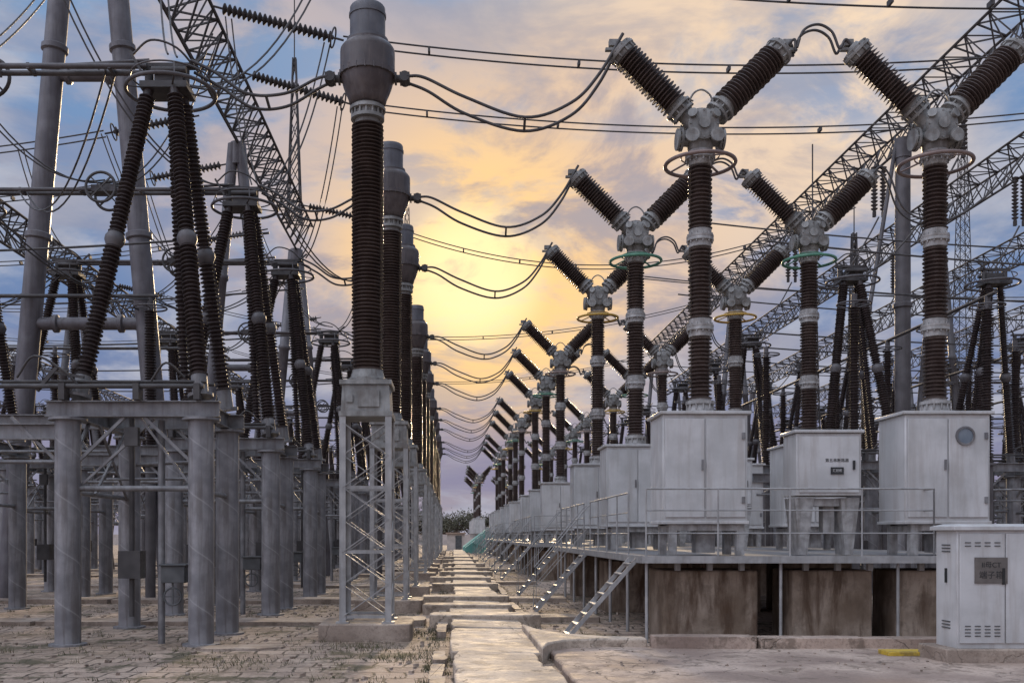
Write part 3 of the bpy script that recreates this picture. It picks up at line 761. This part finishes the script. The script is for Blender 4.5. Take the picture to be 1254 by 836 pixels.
span(22.8,-5.6,13.95,-2.55,13.15,5.4,12.5,27.3,15.3)
span(26.2,-5.6,14.0,-2.7,13.15,5.4,12.48,27.3,15.0)
span(19.9,-5.6,14.0,-2.5,13.6,5.4,12.65,15,12.5)
for Y in(36.4,48,62):
    span(Y,-5.6 if Y<40 else -16.6,13.9,-2.9 if Y<40 else -14,13.3,5,11.6,15,13.9)
for Y in(19.4,27,30.5,37,44.5,52): span(Y,-7.0,13.2,-9.6,12.7,-13,12.2,-32,13.4)
for X,Y in((15.2,24),(15.2,29.5),(15.2,35),(15.2,44),(20.8,36),(20.8,46),(20.8,57),(27.5,45),(27.5,55)):
    for dx in(-.16,.16):
        m=MB().lathe(shed_profile(.1,1.7,.05,.12,.13,1),(dx,0,15.0),(0,0,-1),12).box((dx,0,13.2),(.1,.1,.2))
        o=obj('insulator_string',m,M['dull']); o.location=(X,Y,-.1); tag(o,'dark insulator string hanging below the girder','insulator','insulator strings')
    wr=wire('dropper_cable',[sag((X,Y,13.0),(X-3.6,Y+.3,9.3),.9,14)],.03,'thin cable dropping from girder to disconnector','dropper cables',0,6)
for (a_,b_,s_) in [((-9.7,19.4,12.7),(-10.6,21.4,9.2),.6),((-5.3,22.8,13.7),(-4.4,21.4,9.3),.5),((-3,22.8,13.1),(-4.1,21.4,9.3),.7),
                   ((-3.1,26.2,13.1),(-4.2,27,9.3),.7),((-6,19.9,13.6),(-4.6,15.8,9.4),.5),((-7.2,13.5,13.6),(-7.0,14.8,8.6),.5),((-8.0,19.4,12.9),(-4.8,21.4,9.3),1.2),
                   ((-6.2,30.5,13.4),(-10.4,32,9.2),.9),((-10.6,21.4,9.2),(-15,24,8.8),.8),((-7.4,36,13.4),(-4.6,36.4,9.4),1.0),((-3.0,36.4,13.2),(-4.3,36.4,9.3),.9),((-2.6,19.9,13.5),(-5.0,15.9,9.3),1.3),
                   ((-8.5,22,15),(-8.3,16,9.2),.4),((-9.7,27,12.7),(-7.6,27,9.3),.7),((-9.7,30.5,12.7),(-7.6,31.5,7.7),.7),((-12,27,12.3),(-10.6,27,9.4),.6),((-7.6,24.6,7.6),(-4.6,27,9.2),.8),
                   ((-7.6,24.6,7.6),(-10.6,21.4,9.2),.7),((-12.6,24.5,7.6),(-10.6,27,9.2),.6),((-4.6,27,9.2),(-7.6,31.5,7.6),.7),((-5.6,15.8,9.15),(-9.5,21.4,9.2),1.2),((-10.6,27,9.3),(-14.5,27,7.6),.5),
                   ((-4.0,21.4,9.2),(-2.1,27,9.0),1.0),((-5.4,22,12.9),(-7.6,21.4,9.3),.9),((-11,20,12.6),(-7.6,21.4,9.4),1.1)]:
    a2=sag(a_,b_,s_,16)
    wire('dropper_cable',[a2,off(a2,(.12,.1,0))],.018,'thin twin cable dropping from the overhead line','dropper cables',0,6)
for Y in(24.5,30,36.4,42,48,57): wire('busbar_wire',[sag((-30,Y,9.6),(-4.6,Y,9.2),.7)],.03,'long thin busbar wire across the yard','busbar wires',0,6)
for Y,z_ in((24.6,7.65),(31.5,7.65),(38.5,7.65)): wire('busbar_tube',[[V((-16,Y,z_)),V((-7.4,Y,z_))]],.05,'rigid tubular busbar on post insulators','busbar tubes',0,8)
for Y in(30,36.4,39,42,48,57,63): wire('busbar_wire',[sag((11.2,Y,9.2),(45,Y,9.6),.8)],.03,'long thin busbar wire across the yard','busbar wires',0,6)
for Y,zz in((24.5,8.0),(30.0,10.2),(34,9.0),(40,11.2),(46,12.8),(52,10)): wire('busbar_wire',[sag((7.8,Y,zz+1),(45,Y,zz+1.2),1.1)],.025,'long thin busbar wire across the yard','busbar wires',0,6)
for X,z_ in((13.3,7.6),(18.5,7.6),(24.5,7.6)): wire('busbar_tube',[[V((X,24,z_)),V((X,68,z_))]],.05,'rigid tubular busbar on post insulators','busbar tubes',0,8)

# ------------------------------------------------------------ terminal cabinet
tc_=thing('terminal_cabinet','white steel terminal cabinet with grey nameplate on concrete plinth','cabinet',None,(6.17,12.0,0))
b=obj('cabinet_body',MB().box((.6,.26,.985),(1.2,.52,1.45)),M['white'],tc_,bevel=.008)
obj('cabinet_roof',MB().box((.6,.26,1.735),(1.32,.62,.05)).frustum(1.76,(1.30,.60),1.79,(1.1,.4),(.6,.26)),M['white'],tc_,bevel=.006)
obj('plinth',MB().slab(.7,.28,1.75,.74,.06,.265,0,.01),M['conc'],tc_,bevel=.015)
for dx,w in((.30,.545),(.875,.57)):
    d=obj('door',MB().box((dx,-.012,1.0),(w,.02,1.34)),M['white'],b,bevel=.004)
    if dx<.5:
        vm=MB()
        for zz in(.42,.46,.50,.54): 
            for xx in(.12,.24,.36,.48): vm.box((xx,-.026,zz),(.07,.008,.012))
        obj('vent',vm,M['seam'],d)
        vm=MB()
        for zz in(1.52,1.56):
            for xx in(.12,.24,.36,.48): vm.box((xx,-.026,zz),(.07,.008,.012))
        obj('vent',vm,M['seam'],d)
obj('handle',MB().box((.55,-.03,1.15),(.03,.03,.2)),M['black'],b)
obj('side_handle',MB().box((-.012,.25,1.15),(.02,.03,.18)),M['black'],b)
vm=MB()
for zz in(.5,.54,.58,1.45,1.49,1.53): vm.box((-.004,.26,zz),(.012,.2,.014))
obj('side_vent',vm,M['seam'],b)
pl=obj('nameplate',MB().box((.40,-.03,1.22),(.40,.012,.32)),M['plate'],b)
text('lettering','II母CT',.085,(.40,-.037,1.285),M['black'],pl)
text('lettering','端子箱',.10,(.40,-.037,1.16),M['black'],pl)
yb=obj('timber_plank',MB().slab(0,0,.62,.34,0,.05,.0,.006),M['yellow'],None,bevel=.006)
yb.location=(5.9,12.75,.102); tag(yb,'flat yellow painted plank lying beside the cabinet','plank')

# ------------------------------------------------------------ far end
bd=thing('pump_house','low pale rendered building with flat roof at the yard end','building',None,(0.3,112,0))
obj('wall',MB().box((0,0,.9),(2.0,4,1.8)),M['cream'],bd); obj('roof',MB().box((0,0,1.88),(2.3,4.4,.16)),M['brick'],bd)
obj('door',MB().box((.3,-2.02,.8),(.7,.06,1.6)),M['seam'],bd)
for X,Y,w_ in((2.3,95,1.3),(1.9,90,.8),(2.6,100,1.6)):
    sh=obj('sheet_cover',MB().prism([(-w_,0),(w_,0),(w_,3),(-w_,3)],0,.3),M['teal'])
    me=sh.data
    for v_ in me.vertices:
        if v_.co.z>.1: v_.co.z=.5+(v_.co.x+w_)*.75; 
    sh.location=(X,Y,0); tag(sh,'sloped teal sheeting cover at the end of the path','cover','teal sheet covers')
bb=thing('brick_building','distant brown flat-roofed building beyond the yard','building',None,(-5.5,190,0))
obj('wall',MB().box((0,0,2.2),(9,8,4.4)),M['brick'],bb); obj('roof',MB().box((0,0,4.5),(9.5,8.5,.25)),M['conc'],bb)
obj('window',MB().box((2.2,-4.03,2.4),(1.4,.08,1.3)),M['glass'],bb)
wl=obj('perimeter_wall',MB().box((0,170,.9),(300,.3,1.8)),M['cream']); tag(wl,'long pale rendered perimeter wall closing the yard','wall')
for i in range(22):
    X=random.uniform(-60,70) if i>14 else -12+i*2.1+random.uniform(-.8,.8); Y=random.uniform(176,190); h=random.uniform(4.5,6.5)
    e=thing('tree','spring tree with sparse crown beyond the yard wall','tree','trees beyond the wall',(X,Y,0))
    t_=MB(); t_.cyl((0,0,0),(0,0,h*.5),.22,.12,8); tips=[]
    for k in range(9):
        a_=random.uniform(0,6.28); q=V((0,0,h*random.uniform(.3,.5))); e_=q+V((math.cos(a_)*h*.26,math.sin(a_)*h*.26,h*random.uniform(.1,.42)))
        t_.cyl(q,e_,.08,.03,6); tips.append(e_)
        for kk in range(3):
            e2=e_+V((random.uniform(-1.2,1.2),random.uniform(-1,1),random.uniform(.1,1.1))); t_.cyl(q.lerp(e_,.6),e2,.04,.015,5); tips.append(e2)
    obj('trunk',t_,M['bark'],e)
    c=MB()
    for tt in tips:
        for kk in range(26):
            q=tt+V((random.gauss(0,.6),random.gauss(0,.5),random.gauss(0,.5))); u=V((random.uniform(-1,1),random.uniform(-1,1),random.uniform(-1,1))).normalized()*.16; w=u.orthogonal().normalized()*.14
            i0=len(c.v); c.v+= [q-u,q+w,q+u,q-w]; c.f.append([i0,i0+1,i0+2,i0+3]); c.sm.append(False)
    obj('crown',c,M['leaf'],e)
# weeds
w=MB()
def tuft(x,y,n_,h,sd=.05):
    for k in range(n_):
        a_=random.uniform(0,6.28); d_=V((math.cos(a_),math.sin(a_),0)); q=V((x+random.gauss(0,sd),y+random.gauss(0,sd),0)); s_=d_.orthogonal().normalized()*.007
        hh=h*random.uniform(.5,1.2); i0=len(w.v)
        w.v+=[q-s_,q+s_,q+d_*hh*.6+V((0,0,hh))]; w.f.append([i0,i0+1,i0+2]); w.sm.append(False)
for i in range(1100):
    t=random.random()
    if t<.35: x=random.choice((-.3,-.08,1.26,1.5))+random.gauss(0,.04); y=random.uniform(10.5,40)
    elif t<.5: x=random.uniform(2.8,8); y=13.9+abs(random.gauss(0,.25))
    else:
        y=random.uniform(10.8,30); x=random.uniform(-11,2.8)
        if -.1<x<1.2: x=-.3
    if y<13.8 and x>1.1: continue
    tuft(x,y,random.randint(4,12),random.uniform(.03,.09))
for cx,cy,s_ in ((-.7,13.1,.28),(-1.3,14.3,.3),(-.6,16.5,.25),(-2.9,12.6,.4),(1.9,15.2,.3)): tuft(cx,cy,260,.06,s_)
o=obj('weeds',w,M['weed']); o['kind']='stuff'
w=MB()
for i in range(900):
    y=random.uniform(10.8,24); x=random.uniform(-9,6)
    if -.15<x<1.5 : continue
    s_=random.uniform(.012,.045); zb=.10 if (y<13.4 and x>1.4) else 0
    if zb: s_*=.6
    w.box((x,y,zb+s_*.3),(s_*random.uniform(.8,1.8),s_*random.uniform(.8,1.6),s_),Matrix.Rotation(random.uniform(0,3),3,'Z')@Matrix.Rotation(random.uniform(-.4,.4),3,'X'))
o=obj('gravel',w,M['conc']); o['kind']='stuff'

# ------------------------------------------------------------ world
W=bpy.data.worlds.new('World'); S.world=W; W.use_nodes=True; t=W.node_tree
bg=t.nodes['Background']
tc=t.nodes.new('ShaderNodeTexCoord'); D=tc.outputs['Generated']
sp=t.nodes.new('ShaderNodeSeparateXYZ'); L(t,D,sp.inputs[0]); dx,dy,dz=sp.outputs
SUN=V((0.04,1,0.27)).normalized()
sky=t.nodes.new('ShaderNodeTexSky'); sky.sky_type='NISHITA'; sky.sun_disc=False
sky.sun_elevation=math.asin(SUN.z); sky.sun_rotation=math.atan2(SUN.x,SUN.y)
def dot(v):
    n_=t.nodes.new('ShaderNodeVectorMath'); n_.operation='DOT_PRODUCT'; L(t,D,n_.inputs[0]); n_.inputs[1].default_value=V(v).normalized(); return n_.outputs['Value']
def pxd(px,py): return ((px-555)/1200,1,(655-py)/1200)
def glow(v,deg,inner=0): return maprange(t,dot(v),math.cos(math.radians(deg)),math.cos(math.radians(inner)))
zz=math_n(t,'ADD',math_n(t,'MAXIMUM',dz,0.0),0.30)
inv=math_n(t,'DIVIDE',1.0,zz)
vs=t.nodes.new('ShaderNodeVectorMath'); vs.operation='SCALE'; L(t,D,vs.inputs[0]); L(t,inv,vs.inputs['Scale'])
P=vs.outputs[0]
n1=noise(t,vscale(t,P,(1.0,1.0,1.4),(3.1,1.7,0)),2.5,9,0.57,0.35)
n2=noise(t,vscale(t,P,(1.0,1.2,2.2),(0.4,5.2,0)),4.3,9,0.60,0.45)
n3=noise(t,vscale(t,D,(2.4,2.4,14.0)),1.7,7,0.58,0.3)
base=ramp(t,dz,[(0,(.27,.27,.38)),(.08,(.19,.22,.38)),(.2,(.15,.235,.45)),(.42,(.18,.33,.58)),(1,(.36,.46,.62))])
ns=mixc(t,1.0,sky.outputs[0],(.03,.03,.03),'MULTIPLY')
base=mixc(t,0.10,base,ns)
c=mixc(t,math_n(t,'MULTIPLY',maprange(t,n1,.45,.60),.82),base,(.52,.53,.60))
c=mixc(t,math_n(t,'MULTIPLY',maprange(t,n3,.49,.62),.40),c,(.29,.29,.39))
cl=maprange(t,n1,.42,.56)
cl2=maprange(t,n2,.41,.57)
def wglow(px,py,deg,inner,k,lo,m=None): return math_n(t,'MULTIPLY',math_n(t,'MULTIPLY',glow(pxd(px,py),deg,inner),k),math_n(t,'ADD',lo,math_n(t,'MULTIPLY',m or cl,1-lo)),clamp=True)
c=mixc(t,wglow(610,80,14,2,.8,.2),c,(.60,.56,.54))
c=mixc(t,wglow(330,150,12,2,.75,.1,cl2),c,(.66,.53,.48))
c=mixc(t,wglow(930,90,13,2,1.0,.15,cl2),c,(1.0,.76,.53))
c=mixc(t,wglow(820,190,12,2,.8,.15,cl2),c,(.84,.64,.48))
c=mixc(t,wglow(610,300,14,4,1.0,.35,cl2),c,(.88,.62,.41))
gl=math_n(t,'MULTIPLY',glow(pxd(590,350),10,2),math_n(t,'ADD',.30,maprange(t,n2,.38,.56,0,.72)),clamp=True)
c=mixc(t,gl,c,(1.12,.72,.31))
g2=glow(pxd(575,340),5.0,.5); c=mixc(t,math_n(t,'MULTIPLY',g2,.85),c,(1.40,1.08,.56))
# grey-mauve clouds drifting in front of the glow
n4=noise(t,vscale(t,P,(1.0,1.1,1.8),(7.3,2.2,0)),3.0,9,0.6,0.5)
dkm=math_n(t,'MAXIMUM',glow(pxd(760,290),12,4),glow(pxd(400,290),10,3))
dkm=math_n(t,'MAXIMUM',dkm,math_n(t,'MULTIPLY',glow(pxd(600,300),8,3),.8))
dk=math_n(t,'MULTIPLY',maprange(t,n4,.47,.60),math_n(t,'MULTIPLY',dkm,.72))
c=mixc(t,dk,c,(.42,.345,.37))
dk2=math_n(t,'MULTIPLY',maprange(t,n4,.50,.62),.45)
c=mixc(t,dk2,c,(.34,.35,.43))
lowband=math_n(t,'MULTIPLY',maprange(t,dz,.19,.04),maprange(t,n3,.40,.60,.25,.92))
c=mixc(t,lowband,c,(.27,.25,.37))
bk=maprange(t,dy,.25,-.7,1.0,1.35)  # unseen sky behind the camera brightened as added fill for front faces
bz=maprange(t,dz,.52,.9,1.0,2.5)  # overhead sky above the frame boosted to add light on the ground
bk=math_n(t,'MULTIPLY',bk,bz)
kb=math_n(t,'ADD',1.0,math_n(t,'MULTIPLY',glow((-.8,-.55,.45),55,10),2.2))  # added bright sky patch behind camera-left, serves as a key light
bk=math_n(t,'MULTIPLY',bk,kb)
fr_=maprange(t,dy,.3,-.2,0,1)  # mask for tinting the unseen rear sky warm, to warm the foreground light
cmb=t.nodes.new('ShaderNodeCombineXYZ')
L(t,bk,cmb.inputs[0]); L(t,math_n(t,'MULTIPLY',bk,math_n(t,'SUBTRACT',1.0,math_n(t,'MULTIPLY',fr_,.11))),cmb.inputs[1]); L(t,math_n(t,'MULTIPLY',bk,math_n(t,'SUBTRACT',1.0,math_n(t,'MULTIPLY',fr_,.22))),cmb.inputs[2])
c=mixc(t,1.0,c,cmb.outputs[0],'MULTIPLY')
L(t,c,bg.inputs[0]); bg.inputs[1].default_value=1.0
sl=bpy.data.lights.new('sun','SUN'); sl.energy=3.2; sl.angle=math.radians(4); sl.color=(1,.74,.45)
so=bpy.data.objects.new('sun',sl); COL.objects.link(so); so.rotation_euler=SUN.to_track_quat('Z','Y').to_euler(); so.location=(0,0,40)
# ------------------------------------------------------------ camera
cam=bpy.data.cameras.new('camera'); co=bpy.data.objects.new('camera',cam); COL.objects.link(co)
co.location=(0,0,H); co.rotation_euler=(math.pi/2,0,0)
cam.sensor_width=36; cam.lens=1200/1254*36; cam.shift_x=72/1254; cam.shift_y=237/1254; cam.clip_end=5000
S.camera=co
S.view_settings.view_transform='Standard'; S.view_settings.look='None'; S.view_settings.exposure=0
